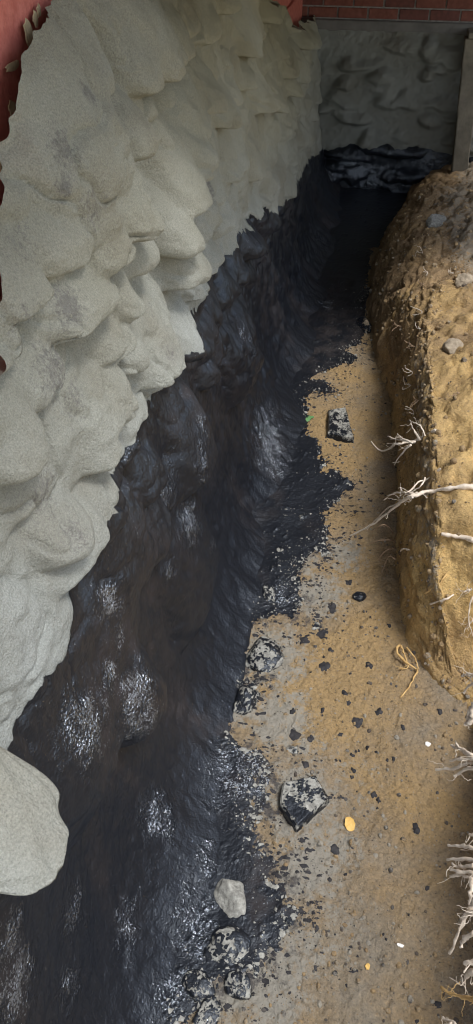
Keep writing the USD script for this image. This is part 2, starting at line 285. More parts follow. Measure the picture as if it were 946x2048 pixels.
lowt = np.clip((Z - .55) / .35, .35, 1)
D += lowt * .022 * (fbm(P3(Y * 12, Z * 12, 2.), 4) - .5) - lowt ** 2 * .012 * np.clip(.05 - np.abs(fbm(P3(Y * 6, Z * 8, 12.), 3) - .5), 0, 1) / .05 + .007 * (fbm(P3(Y * 45, Z * 45, 5.), 3) - .5) + .006 * (fbm(P3(Y * 30, Z * 30, 15.), 2) - .5) + far * .022 * (fbm(P3(Y * 22, Z * 22, 9.), 3) - .5)
D += .16 * np.exp(-np.clip(Z, 0, None) / .10) * (.5 + fbm(P3(Y * 3, Z * 0, 5.), 3))
X = XW + BAT * Z + D
WV = np.stack([X, Y, Z], -1).reshape(-1, 3); WF = grid_faces(len(ys), len(zs))
WF = WF[:, ::-1] if normals(WV, WF)[:, 0].mean() < 0 else WF
WN = normals(WV, WF)
wall_x = RegularGridInterpolator((ys, zs), X, bounds_error=False, fill_value=None)
droop = ndimage.gaussian_filter(np.clip(bh, 0, None), (2, 2)) * .52
ZD = Z - droop
WV = np.stack([X, Y, ZD], -1).reshape(-1, 3); WN = normals(WV, WF)
# top edge of the coat where it runs out over the siding, and the tar line, both on the wall face
def line(pts, p):
    q = np.array([onx(a, b, XW + p, BAT) for a, b in pts])[:, 1:]
    q = q[np.argsort(q[:, 0])]; return q
def hit_wall(px, py):
    d = ray(px, py); t = np.linspace(.4, 8, 6000); p = CAM + d * t[:, None]; q = p[p[:, 1] < 6.2]
    return q[min(np.argmax(q[:, 0] < wall_x(q[:, 1:])), len(q) - 1)]
def hitline(pts):
    q = np.array([hit_wall(a, b) for a, b in pts])[:, 1:]; return q[np.argsort(q[:, 0])]
TOPL = hitline([(-60, 800), (-24, 470), (-8, 300), (9, 205), (25, 120), (38, 60), (58, 22), (95, -30), (160, -60), (300, -60), (420, -40), (500, -30), (575, 12)])
TOPL = np.vstack([[-1.3, TOPL[0, 1]], TOPL, [4.7, 1.30], [5.2, 1.22], [6.4, 1.09]])
topz = np.interp(Y, TOPL[:, 0], TOPL[:, 1]) + .014 * (fbm(P3(Y * 9, 0 * Y, 4.), 4) - .5)
s_top = (topz - Z).ravel() + .014 * (fbm(P3(Y * 26, Z * 26, 2.), 3).ravel() - .5)
TL = np.array(TARLINE)
tarz = np.interp(Y, TL[:, 0], TL[:, 1])
s_tar = (tarz - Z) + .03 * (fbm(P3(Y * 12, Z * 18, 6.), 4) - .5) + .028 * (fbm(P3(Y * 45, Z * 60, 1.), 3) - .5) + .02 * (fbm(P3(Y * 95, Z * 95, 1.), 2) - .5)
bt = onx(136, 1682, XW + .26, BAT)
bould = (stone_h(STONES[15]) - .02)                                  # the lowest boulder kept its bare coat
s_tar = np.where((Y < bt[1] + .12) & (bould > 0) & (Z > bt[2] - .03), np.minimum(s_tar, -.001 - bould * .4), s_tar).ravel()

qv = WV - CAM; wdep = qv @ cfw; ok_ = wdep > .2
wpx = np.c_[473 + FPX * (qv @ crt) / np.where(ok_, wdep, 1), 1024 - FPX * (qv @ cup) / np.where(ok_, wdep, 1)]
vis = np.where(ok_ & (wpx[:, 0] > -20) & (wpx[:, 0] < 750) & (wpx[:, 1] > -20) & (wpx[:, 1] < 2080))[0]; wtree = cKDTree(wpx[vis])
def surf(px, py):
    n = wtree.query_ball_point([px, py], 5.); f = onz(px, py)
    if not n: return f
    p = WV[vis[n][np.argmin(wdep[vis[n]])]]
    return p if p[2] > .01 else f
def spots3(lst, pts, soft=1.):
    out = np.zeros(len(pts))
    for a, b, rx, ry, w in lst:
        c = surf(a, b); dpt = (c - CAM) @ cfw; Rx, Ry = 1.1 * rx * dpt / FPX, 1.1 * ry * dpt / FPX
        d = pts - c; u_, v_ = d @ crt, d @ np.array([-math.sin(YAW) * -1, math.cos(YAW), 0]); w_ = d[:, 2]
        out = np.maximum(out, 1.25 * w * np.exp(-.7 * ((u_ / Rx) ** 2 + (v_ / (Ry * 1.3)) ** 2 + (w_ / (Ry * 1.3)) ** 2)))
    return out
GLINT = [(540, 880, 38, 70, 1), (380, 1040, 42, 34, 1), (340, 1140, 34, 22, .8), (215, 1200, 38, 34, 1), (170, 1455, 75, 60, 1), (275, 1420, 42, 62, 1), (312, 1632, 60, 34, 1), (150, 1820, 62, 36, 1), (250, 1850, 24, 40, .8), (30, 1985, 52, 62, 1), (20, 1870, 34, 44, 1),  # hand-placed clusters of sky glints on the tar: centre, radii, weight
       (140, 1970, 30, 34, .8), (480, 1560, 80, 60, .75), (412, 1720, 20, 30, .8), (730, 358, 80, 24, 1), (860, 325, 50, 22, 1), (700, 322, 40, 16, .9), (600, 540, 20, 22, .7), (655, 610, 16, 24, .8), (490, 680, 44, 40, .6), (330, 980, 40, 60, .6), (270, 900, 50, 60, .6), (405, 900, 20, 60, .7),
       (390, 1870, 44, 80, .75), (430, 1100, 30, 30, .6), (560, 1190, 34, 34, .7), (215, 1340, 30, 26, .9), (340, 2000, 40, 50, .7), (240, 1270, 30, 30, .6), (640, 470, 30, 30, .6)]
SMUDGE = [(140, 615, 42, 30, 1), (130, 305, 46, 30, .8), (118, 745, 55, 55, .75), (150, 800, 34, 34, .6), (132, 372, 16, 18, 1), (150, 1062, 42, 24, .7), (95, 985, 60, 34, .75), (180, 190, 34, 16, .9), (190, 420, 50, 30, .6), (60, 640, 50, 40, .5), (420, 370, 20, 26, .9), (345, 705, 24, 16, .7), (40, 480, 40, 40, .5)]
wall = thing('foundation_wall', 'long lumpy rubble foundation wall parged grey, its foot coated in black tar', 'foundation wall')
buff = np.clip((WV[:, 2] - .75) / .7 + .55 * (fbm(P3(Y * 2, Z * 2, 1.), 3).ravel() - .5), 0, 1) * .55 + np.clip((WV[:, 1] - 1.8) / 2.5, 0, 1) * .45
thin = (fbm(P3(Y * 4.5, Z * 1.8, 8.), 3).ravel() - .5) * 5
smud = spots3(SMUDGE, WV); glintw = spots3(GLINT, WV)
keep = s_tar < .05
fk = WF[(keep[WF]).any(1)]
own = best.ravel()[fk[:, 0]]
for k in range(-1, len(STONES)):   # each boulder of the coat is a piece of its own
    g = fk[own == k]
    if not len(g): continue
    data, tri = clip(WV, g, s_top, WN, buff, smud)
    if len(tri): obj('parge_coat' if k < 0 else 'parged_stone', data[:, :3], tri, 'parge', wall, data[:, 4:7], {'buff': data[:, 7], 'smudge': data[:, 8]})
data, tri = clip(WV, WF, s_tar, WN, np.clip(thin, 0, 1), glintw)
off = .0015 + .004 * np.clip(data[:, 3] / .03, 0, 1)
obj('tar_coating', data[:, :3] + data[:, 4:7] * off[:, None], tri, 'tar', wall, data[:, 4:7], {'thin': data[:, 7], 'glint': data[:, 8]})

# ------------------------------------------------------------------ trench floor, tar spill
gx = np.concatenate([np.arange(-.62, .558, .004), np.linspace(.565, 1.0, 14)]); gy = np.concatenate([np.linspace(-1.2, .4, 40)[:-1], np.arange(.4, 1.5, .004)])
while gy[-1] < YB + .05: gy = np.append(gy, gy[-1] + max(.004, .0032 * gy[-1]))
FX, FY = np.meshgrid(gx, gy, indexing='ij')
def floor_z(x, y):
    return .035 * (fbm(P3(x * 3.2, y * 3.2, .5), 3) - .5) + .022 * (fbm(P3(x * 13, y * 13, 2.5), 3) - .5) + .013 * (fbm(P3(x * 48, y * 48, 2.5), 3) - .5) + .007 * np.clip(fbm(P3(x * 70, y * 70, 8.5), 2) - .55, 0, 1) * 4
FZ = floor_z(FX, FY) + .10 * np.clip((-.28 - FX) / .2, 0, 1) ** 2 * (.6 + .8 * fbm(P3(FX * 4, FY * 4, 3.), 2))
floor_at = RegularGridInterpolator((gx, gy), FZ, bounds_error=False, fill_value=None)
FV = np.stack([FX, FY, FZ], -1).reshape(-1, 3); FF = grid_faces(len(gx), len(gy)); FN = normals(FV, FF)
if FN[:, 2].mean() < 0: FF = FF[:, ::-1]; FN = -FN
TARP = [(360, 2048), (420, 2010), (500, 1985), (530, 1945), (575, 1905), (592, 1850), (602, 1835), (586, 1800), (582, 1762), (560, 1750), (566, 1722), (540, 1702), (520, 1688), (500, 1655), (520, 1630), (560, 1625),
        (560, 1590), (545, 1545), (520, 1500), (470, 1462), (430, 1442), (405, 1425), (440, 1405), (455, 1380), (550, 1388), (530, 1362), (490, 1350), (500, 1330), (475, 1290), (495, 1250), (560, 1240), (652, 1262), (600, 1230),
        (622, 1200), (600, 1160), (628, 1120), (660, 1104), (667, 1080), (650, 1050), (640, 1030), (662, 1020), (680, 990), (716, 986), (710, 962), (690, 955), (650, 940), (640, 900), (620, 870), (610, 850), (615, 830),
        (610, 800), (622, 786), (666, 786), (650, 766), (625, 756), (650, 745), (722, 716), (690, 702), (722, 680), (737, 640), (737, 560), (742, 500), (790, 480), (815, 430), (830, 380)]
tp = [onz(a, b)[:2] for a, b in TARP]
tp = tp + [(.9, YB + .3), (-1.2, YB + .3), (-1.2, -1.3), (tp[0][0] - .02, -1.3)]
xy = FV[:, :2]
s_f = poly_dist(xy, tp)
CEM = [(548, 1318, 75, .62), (560, 1440, 70, .6), (480, 1410, 50, .6), (610, 1500, 60, .4), (600, 1610, 80, .62), (620, 1720, 75, .62), (680, 1690, 60, .45), (545, 1960, 80, .62), (460, 1990, 70, .5), (690, 1110, 45, .55), (560, 1110, 40, .6), (640, 1190, 60, .55), (600, 1130, 50, .5),
       (540, 1190, 40, .5), (600, 1900, 70, .5), (480, 1520, 60, .35), (520, 1580, 60, .45), (400, 1940, 60, .35), (700, 1560, 100, .3), (560, 1030, 30, .4), (660, 1850, 100, .35)]
cement = np.zeros(len(xy))
for a, b, r, w in CEM:
    c, e = onz(a, b)[:2], onz(a + r, b)[:2]; R = np.linalg.norm(e - c)
    q = (xy - c) / [R, R * 1.25]; cement = np.maximum(cement, w * np.exp(-(q ** 2).sum(1) * .7))
OCH = [(650, 830, 90, 90, .14), (640, 930, 60, 80, .14), (620, 1340, 80, 80, .20), (720, 1330, 90, 90, .12), (760, 1180, 60, 120, .12), (880, 1620, 70, 120, .16), (700, 1480, 60, 40, .08)]
ochre = np.zeros(len(xy)) - .10 * np.clip((1.25 - xy[:, 1]) / .5, 0, 1)
for a, b, rx, ry, w in OCH:
    c, e, e2 = onz(a, b)[:2], onz(a + rx, b)[:2], onz(a, b - ry)[:2]; q = (xy - c) / [np.linalg.norm(e - c), np.linalg.norm(e2 - c)]; ochre += w * np.exp(-(q ** 2).sum(1) * .7)
near_tar = np.exp(-np.clip(-s_f, 0, None) / .05)
fn1 = fbm(P3(xy[:, 0] * 22, xy[:, 1] * 16, 1.), 5); fn2 = fbm(P3(xy[:, 0] * 85, xy[:, 1] * 60, 4.), 3); fn3 = fbm(P3(xy[:, 0] * 160, xy[:, 1] * 130, 7.), 2)
s_f2 = s_f + .075 * (fn1 - .5) + .05 * (fn2 - .5) + .05 * (fn3 - .5) * np.exp(-np.abs(s_f) / .06) - .16 * np.clip(cement - .1, 0, 1) * (fn2 * 2.4 - .65)
fnear = (.10 + .34 * np.exp(-np.clip(-s_f, 0, None) / .035))
darkf = fnear * np.clip(1.2 - xy[:, 1] / 6, .5, 1)
obj_ = obj('trench_floor', FV, FF, 'clay_floor', None, FN, {'cement': cement, 'dark': darkf, 'ochre': ochre}); tag(obj_, 'tan and ochre clay floor of the trench', None, None, 'structure')
FZs = ndimage.gaussian_filter(FZ, 5.); TZ = np.maximum(FZ * .2 + FZs * .8, FZ - .003); TV = FV.copy(); TV[:, 2] = TZ.ravel(); TN = normals(TV, FF)
low_ = (TZ < FZ).ravel(); TV[:, 2] = np.maximum(TV[:, 2], FV[:, 2] - np.where(s_f2 > .012, .0035, 0))
data, tri = clip(TV, FF, s_f2, TN, np.clip((fbm(P3(FX * 5, FY * 2, 8.), 3).ravel() - .5) * 4, 0, 1), spots3(GLINT, FV))
off = .0015 + .006 * np.clip(data[:, 3] / .03, 0, 1)
t_ = obj('tar_spill', data[:, :3] + np.array([0, 0, 1.]) * off[:, None], tri, 'tar', None, data[:, 4:7], {'thin': data[:, 7], 'glint': data[:, 8]})
tag(t_, 'ragged black glossy sheet of tar along the trench floor beside the parged wall', 'tar')

# ------------------------------------------------------------------ clay bank (right)
by = np.concatenate([np.linspace(-1.2, .4, 30)[:-1], np.arange(.4, YB + .12, .010)])
LIP = np.array([[-1.3, .43], [.6, .42], [1.3, .47], [1.58, .44], [1.69, .32], [1.80, .245], [2.0, .225], [2.9, .20], [3.3, .15], [3.7, .07], [4.2, .0], [4.7, -.01], [5.2, .04], [5.6, .16], [6.6, .25]])
HT = np.array([[-1.3, .42], [1.2, .40], [1.55, .04], [1.66, .03], [1.78, .26], [1.93, .41], [2.3, .45], [3.4, .45], [4.3, .42], [5.0, .36], [5.6, .27], [6.0, .20], [6.6, .18]])
tt = np.concatenate([np.linspace(-.25, 0, 12)[:-1], np.linspace(0, 1, 64)[:-1], 1 + np.linspace(0, 1, 110) ** 1.15])   # below ground, face, top
T, BY = np.meshgrid(tt, by, indexing='ij')
yw = BY + .06 * (fbm(P3(T * 2, BY * 5, 6.), 3) - .5)
foot = np.interp(yw, LIP[:, 0], ndimage.gaussian_filter1d(LIP[:, 1], .5)); ht = np.interp(BY + .08 * (fbm(P3(T * 2, BY * 6, 3.), 3) - .5), HT[:, 0], HT[:, 1])
lean = .07 + .26 * np.clip((BY - 3.0) / .9, 0, 1)
fc, tp_ = np.clip(T, -1, 1), np.clip(T - 1, 0, None)
U = np.where(T < 0, T * .4, lean * np.clip(fc, 0, 1) ** 1.3) + tp_ * 1.35
BZ = np.where(T < 0, T * .4, ht * np.sin(np.clip(fc, 0, 1) * np.pi / 2) ** .9) + tp_ * 1.35 * (.36 + .25 * np.clip(2.2 - BY, 0, 1))
BZ = np.minimum(BZ, .98)
BX = foot + U
U0 = U.copy()
for arr in (BX, BZ): arr[:] = ndimage.gaussian_filter(arr, (1.2, 1.0), mode='nearest')
BV = np.stack([BX, BY, BZ], -1).reshape(-1, 3); BF = grid_faces(len(tt), len(by)); BN = normals(BV, BF)
if BN[:, 2].mean() < 0: BF = BF[:, ::-1]; BN = -BN
rk = np.clip((BV[:, 1] - 2.75) / .5, 0, 1) * np.clip((U0.ravel() - .02) / .1, 0, 1)
bw = BV + .05 * np.stack([fbm(BV * 9, 3, 1), fbm(BV * 9, 3, 2), fbm(BV * 9, 3, 4)], -1)
bs = np.stack([rng.uniform(-.3, 1.7, 2600), rng.uniform(0, 6.4, 2600), rng.uniform(-.1, 1.1, 2600)], 1)
bd, bi = cKDTree(bs).query(bw, k=2); be = np.clip((bd[:, 1] - bd[:, 0]) / .05, 0, 1)
fade = np.clip((T.ravel() + .1) / .15, 0, 1)
crack = np.clip(.05 - np.abs(fbm(BV * [7, 5, 11], 4) - .5), 0, 1) / .05
dn_ = (.085 * (fbm(BV * 6, 4) - .5) + .034 * (fbm(BV * 20, 4, 3) - .5) + .012 * (fbm(BV * 60, 3, 5) - .5)) * np.where(T.ravel() < .9, .6, 1.) - .012 * crack + (rk * .035 + .006) * (np.sqrt(be) * rng.uniform(.2, 1, 2600)[bi[:, 0]] - .3)
BV = BV + BN * (dn_ * fade)[:, None]; BN = normals(BV, BF)
if BN[:, 2].mean() < 0: BN = -BN
lip = np.clip(1 - np.abs(T.ravel() - .62) / .5, 0, 1) * np.clip((3.4 - BV[:, 1]) / .5, 0, 1) * np.clip((BV[:, 1] - 1.6) / .2, 0, 1)
bcem = np.clip(.50 * rk * np.clip((U0.ravel() - .22) / .2, 0, 1) + .25 * (fbm(BV * 2, 2, 4) - .5), 0, .8) + .40 * lip
bdark = .10 + .28 * np.clip((fbm(BV * 4, 3, 9) - .5) * 3, 0, 1) + .12 * lip
bochre = .10 * np.clip((2.9 - BV[:, 1]) / .5, -1, 1) - .12 * np.clip((BV[:, 1] - 3.2) / .6, 0, 1) - .10 * lip
b_ = obj('clay_bank', BV, BF, 'clay_bank_look', None, BN, {'cement': bcem, 'dark': bdark, 'ochre': bochre}); tag(b_, 'cut bank of ochre clay along the right side of the trench', None, None, 'structure')
qb = BV - CAM; bdep = qb @ cfw; okb = bdep > .3
bpx = np.c_[473 + FPX * (qb @ crt) / np.where(okb, bdep, 1), 1024 - FPX * (qb @ cup) / np.where(okb, bdep, 1)]
bvis = np.where(okb & (bpx[:, 0] > 600) & (bpx[:, 0] < 1100) & (bpx[:, 1] > -50) & (bpx[:, 1] < 2200))[0]; btree = cKDTree(bpx[bvis])
def hit_ground(px, py, lift=0.):
    n = btree.query_ball_point([px, py], 9.); f = onz(px, py); f[2] = float(floor_at(f[:2])[0]) if f[0] < 1 else 0
    if n:
        k = bvis[n][np.argmin(bdep[bvis[n]])]
        if BV[k, 2] > .012: return BV[k] + BN[k] * lift
    f[2] += lift; return f
# ------------------------------------------------------------------ back wall, post, siding
back = thing('back_wall', 'dark grey lumpy parged wall closing the far end of the trench under brick courses', 'wall', (0, YB, 0))
wxs, wzs = np.arange(-.80, .80, .008), np.arange(-.1, 1.035, .008)
AX, AZ = np.meshgrid(wxs, wzs, indexing='ij')
wp = P3(AX, AZ, 0); wp[..., :2] += .12 * np.stack([fbm(P3(AX * 5, AZ * 7, 1.), 3), fbm(P3(AX * 5, AZ * 7, 5.), 3)], -1)
cs = np.stack([rng.uniform(-1, 1, 75), rng.uniform(-.2, 1.1, 75)], 1)
cd, ci = cKDTree(cs * [1, 1.7]).query(wp[..., :2].reshape(-1, 2) * [1, 1.7], k=2); ce = np.clip((cd[:, 1] - cd[:, 0]) / .14, 0, 1).reshape(AX.shape)
AD = .03 * (fbm(P3(AX * 5, AZ * 8, 2.), 3) - .5)
for k in range(64):
    cx, cz, rx, rz, ph = rng.uniform(-.8, .8), rng.uniform(0, 1.05), rng.uniform(.07, .17), rng.uniform(.045, .085), rng.uniform(.04, .10)
    a_ = (wp[..., 0] - cx) / rx; b_ = (wp[..., 1] - cz) / rz; b_ = np.where(b_ < 0, b_ * 1.9, b_)
    AD = smax(ph * np.clip(1 - a_ ** 2 - b_ ** 2, 0, 1) ** .6 + .4 * (fbm(P3(AX * 5, AZ * 8, 2.), 1) - .5) * .03, AD, .012)
AD = ndimage.gaussian_filter(AD, 1.0) + .022 * (fbm(P3(AX * 16, AZ * 18, 7.), 3) - .5) + .010 * (fbm(P3(AX * 40, AZ * 40, 2.), 2) - .5)
AV = np.stack([AX, YB - AD - .02, AZ], -1).reshape(-1, 3); AF = grid_faces(len(wxs), len(wzs)); AN = normals(AV, AF)
if AN[:, 1].mean() > 0: AF = AF[:, ::-1]; AN = -AN
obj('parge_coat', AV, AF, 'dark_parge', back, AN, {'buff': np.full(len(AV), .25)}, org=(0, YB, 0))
tz = ony(760, 292, YB - .05)[2]
s_b = (tz + .05 * (fbm(P3(AX * 9, AZ * 3, 3.), 4) - .5) - .05 * np.clip((-.25 - AX) / .2, 0, 1) - .04 * np.clip((AX - .25) / .2, 0, 1) - AZ).ravel() + .02 * (fbm(P3(AX * 40, AZ * 40, 3.), 2).ravel() - .5)
GLINT_B = [(730, 358, 80, 24, 1), (860, 325, 50, 22, 1), (700, 322, 40, 16, .9), (790, 305, 30, 12, .8)]  # glint clusters placed on the tar of the back wall
surf0 = surf; surf = lambda a, b: ony(a, b, YB - .08)
data, tri = clip(AV, AF, s_b, AN)
obj('tar_coating', data[:, :3] + data[:, 4:7] * .004, tri, 'tar', back, data[:, 4:7], {'thin': np.zeros(len(data)), 'glint': spots3(GLINT_B, data[:, :3])}, org=(0, YB, 0))
surf = surf0
v, f = box(-.80, .80, YB - .03, YB + .006, 1.02, 1.085, .006); obj('sill', v, f, 'sill_concrete', back, org=(0, YB, 0))
v, f = box(-.80, 3., YB + .02, YB + .2, .80, 3.6, .002); obj('mortar_bed', v, f, 'mortar', back, org=(0, YB, 0))
for row in range(7):
    for k in range(-5, 5):
        x0 = k * .20 + (row % 2) * .10 + rng.uniform(-.002, .002); z0 = 1.092 + row * .068
        if x0 < -.80 or x0 > .7: continue
        v, f = box(x0, x0 + .189, YB + .008 + rng.uniform(-.002, .003), YB + .06, z0, z0 + .058, .003)
        obj('brick', v, f, 'brick_a' if rng.random() < .6 else 'brick_b', back, org=(0, YB, 0))
pp = ony(918, 200, YB - .12)
post = thing('corner_post', 'weathered wooden post standing at the right end of the back wall', 'post', (pp[0] + .05, YB - .17, 0))
v, f = box(pp[0], pp[0] + .11, YB - .22, YB - .11, -.05, 1.03, .006)
m = trimesh.Trimesh(v, f).subdivide_to_size(.03); v, f = np.array(m.vertices), np.array(m.faces); v[:, 0] += (.55 - v[:, 2]) * .07 + .012 * (fbm(v * 9, 3) - .5); v[:, 1] += .012 * (fbm(v * 9 + 5, 3) - .5)
obj('post_shaft', v, f, 'post_wood', post, org=(pp[0] + .05, YB - .17, 0))
v, f = box(pp[0] - .015, pp[0] + .125, YB - .235, YB - .04, .1 + .932, .1 + .965, .004); obj('post_cap', v, f, 'post_wood', post, org=(pp[0] + .05, YB - .17, 0))

siding = thing('red_siding', 'red painted wooden siding with peeling edge above the parged wall', 'siding', (XW - .2, 2.5, .9)); so = (XW - .2, 2.5, .9)
sx = lambda z: XW + BAT * z - .035
for k, (z0, z1) in enumerate([(.80, 1.245), (1.25, 1.56), (1.565, 1.82), (1.825, 2.08), (2.085, 2.34), (2.345, 2.6), (2.605, 2.86), (2.865, 3.12), (3.125, 3.4)]):
    x1 = -.655 if k else -.645
    v, f = box(x1 - .035, x1, -1.3, YB + .02, z0, z1, .003); obj('board', v, f, 'red_paint', siding, org=so)
rest_wall = None

# ------------------------------------------------------------------ outside the frame: unseen roof and overhang added for shade, yard ground
roof = thing('added_roof', 'added unseen boarded roof shading the far end of the trench', 'roof', (0, 5, 1.9))  # unseen roof added to darken the far end
v, f = box(-.69, .30, 2.1, 3.75, 1.86, 1.94, .01); obj('added_deck', v, f, 'added_roof_boards', roof, org=(0, 5, 1.9))
v, f = box(-.69, 1.15, 3.78, YB + .01, 1.60, 1.68, .01); obj('added_deck', v, f, 'added_roof_boards', roof, org=(0, 5, 1.9))
v, f = box(-.69, .30, 2.05, 2.1, 1.82, 1.96, .01); obj('added_fascia', v, f, 'added_roof_boards', roof, org=(0, 5, 1.9))
v, f = box(-.66, -.14, -1.3, 2.4, 2.18, 2.24, .01); obj('added_eave', v, f, 'added_roof_boards', roof, org=(0, 5, 1.9))  # unseen overhang added to shade the top of the near wall
v = np.array([[1.6, -60, .97], [60, -60, .97], [60, 60, .97], [1.6, 60, .97], [1.6, -60, .5], [1.6, 60, .5]]); 
y_ = obj('yard_ground', v, np.array([[0, 1, 2], [0, 2, 3], [4, 0, 3], [4, 3, 5]]), 'lawn'); tag(y_, 'trodden yard behind the clay bank', None, None, 'structure')

# ------------------------------------------------------------------ loose stones lying in the tar and on the clay
def blob(seed, dims, rough=.18, sub=4, angular=10):
    r = np.random.default_rng(seed); p = r.normal(size=(angular * 2 + 6, 3)); p /= np.linalg.norm(p, axis=1, keepdims=True); p *= r.uniform(.86, 1.05, (len(p), 1))
    h = trimesh.convex.convex_hull(p); m = trimesh.creation.icosphere(subdivisions=sub); d = np.array(m.vertices)
    pl = np.einsum('ij,kj->ik', d, h.face_normals); off = np.einsum('ij,ij->i', h.face_normals, h.triangles[:, 0])
    rad = np.min(np.where(pl > 1e-3, off[None] / np.maximum(pl, 1e-3), 9), 1)
    adj = m.edges_unique
    for _ in range(2):
        acc = np.zeros(len(d)); cnt = np.zeros(len(d)); np.add.at(acc, adj[:, 0], rad[adj[:, 1]]); np.add.at(acc, adj[:, 1], rad[adj[:, 0]]); np.add.at(cnt, adj[:, 0], 1); np.add.at(cnt, adj[:, 1], 1)
        rad = .5 * rad + .5 * acc / cnt
    rad = rad * (1 + rough * (fbm(d * 2.2 + seed, 4) - .5) + .10 * (fbm(d * 7 + seed, 3) - .5))
    return d * rad[:, None] * np.asarray(dims), np.array(m.faces), d
def rotz(v, a): c, s_ = math.cos(a), math.sin(a); return np.stack([v[:, 0] * c - v[:, 1] * s_, v[:, 0] * s_ + v[:, 1] * c, v[:, 2]], 1)
def floor_pt(px, py):
    p = onz(px, py); return np.array([p[0], p[1], float(floor_at(p[:2])[0])])
def tarred_stone(px, py, dims, rot, amount, label, seed, look='stone_grey', lift=.05, top=False, name='tarred_stone', group=None):
    c = floor_pt(px, py); c[2] += dims[2] * (lift - .15)
    v, f, d = blob(seed, dims); v = rotz(v, rot); n = normals(v, f)
    t = thing(name, label, 'stone', c, group)
    obj('stone_body', v, f, look, t, n)
    s_ = (fbm(d * 3.4 + seed * 3.1, 5) - .5) * 1.7 + (fbm(d * 22 + seed, 4) - .5) * 1.7 + amount - (.9 * np.clip(d[:, 2] + .15, -1, 1) if top else 0)
    dt, tr = clip(v, f, s_, n)
    if len(tr): obj('tar_smear', dt[:, :3] + dt[:, 4:7] * .0022, tr, 'tar', t, dt[:, 4:7], {'thin': np.zeros(len(dt)), 'glint': np.full(len(dt), .25)})
    return t
tarred_stone(461, 1800, (.048, .062, .05), .3, .0, 'round pale stone standing in tar with clean grey crown', 11, top=True)
tarred_stone(447, 1905, (.075, .068, .034), .5, .03, 'larger pale stone streaked with tar in front of the round pale stone', 12)
tarred_stone(395, 1975, (.036, .044, .02), .9, .06, 'small tar-dappled stone left of the larger streaked stone', 13)
tarred_stone(478, 1968, (.038, .042, .018), .2, .0, 'small grey stone right below the larger streaked stone', 14)
tarred_stone(412, 2030, (.044, .036, .018), 1.2, .03, 'lowest tar-dappled stone at the bottom edge of the photo', 15)
tarred_stone(571, 1842, (.020, .015, .010), .2, .08, 'tiny grey stone near the tip of the lower tar tongue', 16)
tarred_stone(490, 1402, (.044, .066, .035), -.2, .02, 'oval pale stone with a vertical stripe of tar', 17)
tarred_stone(532, 1312, (.068, .085, .03), .1, -.03, 'flat pale stone with swirling tar streaks above the oval stone', 18, lift=.1)
tarred_stone(728, 652, (.05, .085, .05), .2, .12, 'dark mottled stone half in shade at the far tar edge', 19, 'stone_brown')
tarred_stone(718, 1198, (.024, .022, .016), .3, .22, 'small tar-covered stone alone on the clay beside the bank', 20)
tarred_stone(562, 1108, (.03, .04, .016), .2, -.02, 'pale stone lump breaking through the middle of the tar spill', 21)
tarred_stone(537, 1188, (.03, .055, .016), .3, .02, 'long pale stone lump breaking through tar above the flat stone', 22)
tarred_stone(604, 1035, (.022, .04, .012), .3, .06, 'thin pale stone lump near the upper tar tongue', 23)
tarred_stone(585, 1500, (.022, .022, .014), .3, -.15, 'small buff stone on the pale residue above the slab', 24)
def slab(px_poly, h, label, seed, amount, look='stone_grey', name='stone_slab'):
    q = np.array([floor_pt(a, b) for a, b in px_poly]); c = q.mean(0)
    v = np.vstack([np.c_[(q[:, :2] - c[:2]) * k, np.full(len(q), z)] for k, z in ((1.06, -.02), (1.0, h * .75), (.90, h))])
    m = trimesh.convex.convex_hull(v).subdivide_to_size(.006); v = np.array(m.vertices); f = np.array(m.faces)
    v = v + .008 * (np.stack([fbm(v * 22 + seed, 3), fbm(v * 22 + seed + 9, 3), fbm(v * 22 + seed + 4, 3)], 1) - .5); n = normals(v, f)
    t = thing(name, label, 'stone', c); obj('stone_body', v, f, look, t, n)
    s_ = (fbm(v * 42 + seed, 5) - .5) * 1.7 + (fbm(v * 260 + seed, 4) - .5) * 1.7 + amount + .25 * np.clip((h * .7 - v[:, 2]) / h, 0, 1)
    dt, tr = clip(v, f, s_, n)
    if len(tr): obj('tar_smear', dt[:, :3] + dt[:, 4:7] * .002, tr, 'tar', t, dt[:, 4:7], {'thin': np.zeros(len(dt)), 'glint': np.full(len(dt), .25)})
slab([(566, 1574), (630, 1562), (656, 1606), (592, 1668), (560, 1616)], .022, 'flat square grey slab flecked with tar tilted in the pale residue', 31, .03)
slab([(656, 830), (690, 824), (706, 884), (690, 884), (655, 876)], .03, 'small angular grey slab with black tar along its edges on the far clay', 32, .0)

# ------------------------------------------------------------------ drops of tar, leaf, chips
DROPS = [(704, 1510, 6), (712, 1502, 4), (672, 1524, 5), (680, 1523, 4), (706, 1540, 7), (704, 1553, 6), (735, 1495, 5), (752, 1503, 5), (786, 1517, 5), (775, 1520, 4), (748, 1586, 8), (757, 1598, 8), (755, 1613, 4), (718, 1500, 4),
         (739, 1332, 12), (651, 1333, 15), (690, 1390, 9), (697, 1408, 6), (757, 1425, 9), (804, 1458, 6), (878, 1424, 8), (716, 1446, 15), (662, 1301, 8), (664, 1217, 13), (697, 1166, 10), (777, 1254, 6), (645, 1425, 6), (832, 1655, 14),
         (668, 1700, 13), (590, 1470, 15), (645, 1268, 15), (607, 1280, 14), (714, 1580, 3), (853, 1777, 5), (816, 1832, 4), (660, 1760, 6), (690, 1750, 5), (610, 1530, 10), (620, 1480, 9), (585, 1425, 8), (855, 1776, 5), (772, 1880, 4), (740, 1240, 4), (700, 1350, 4)]
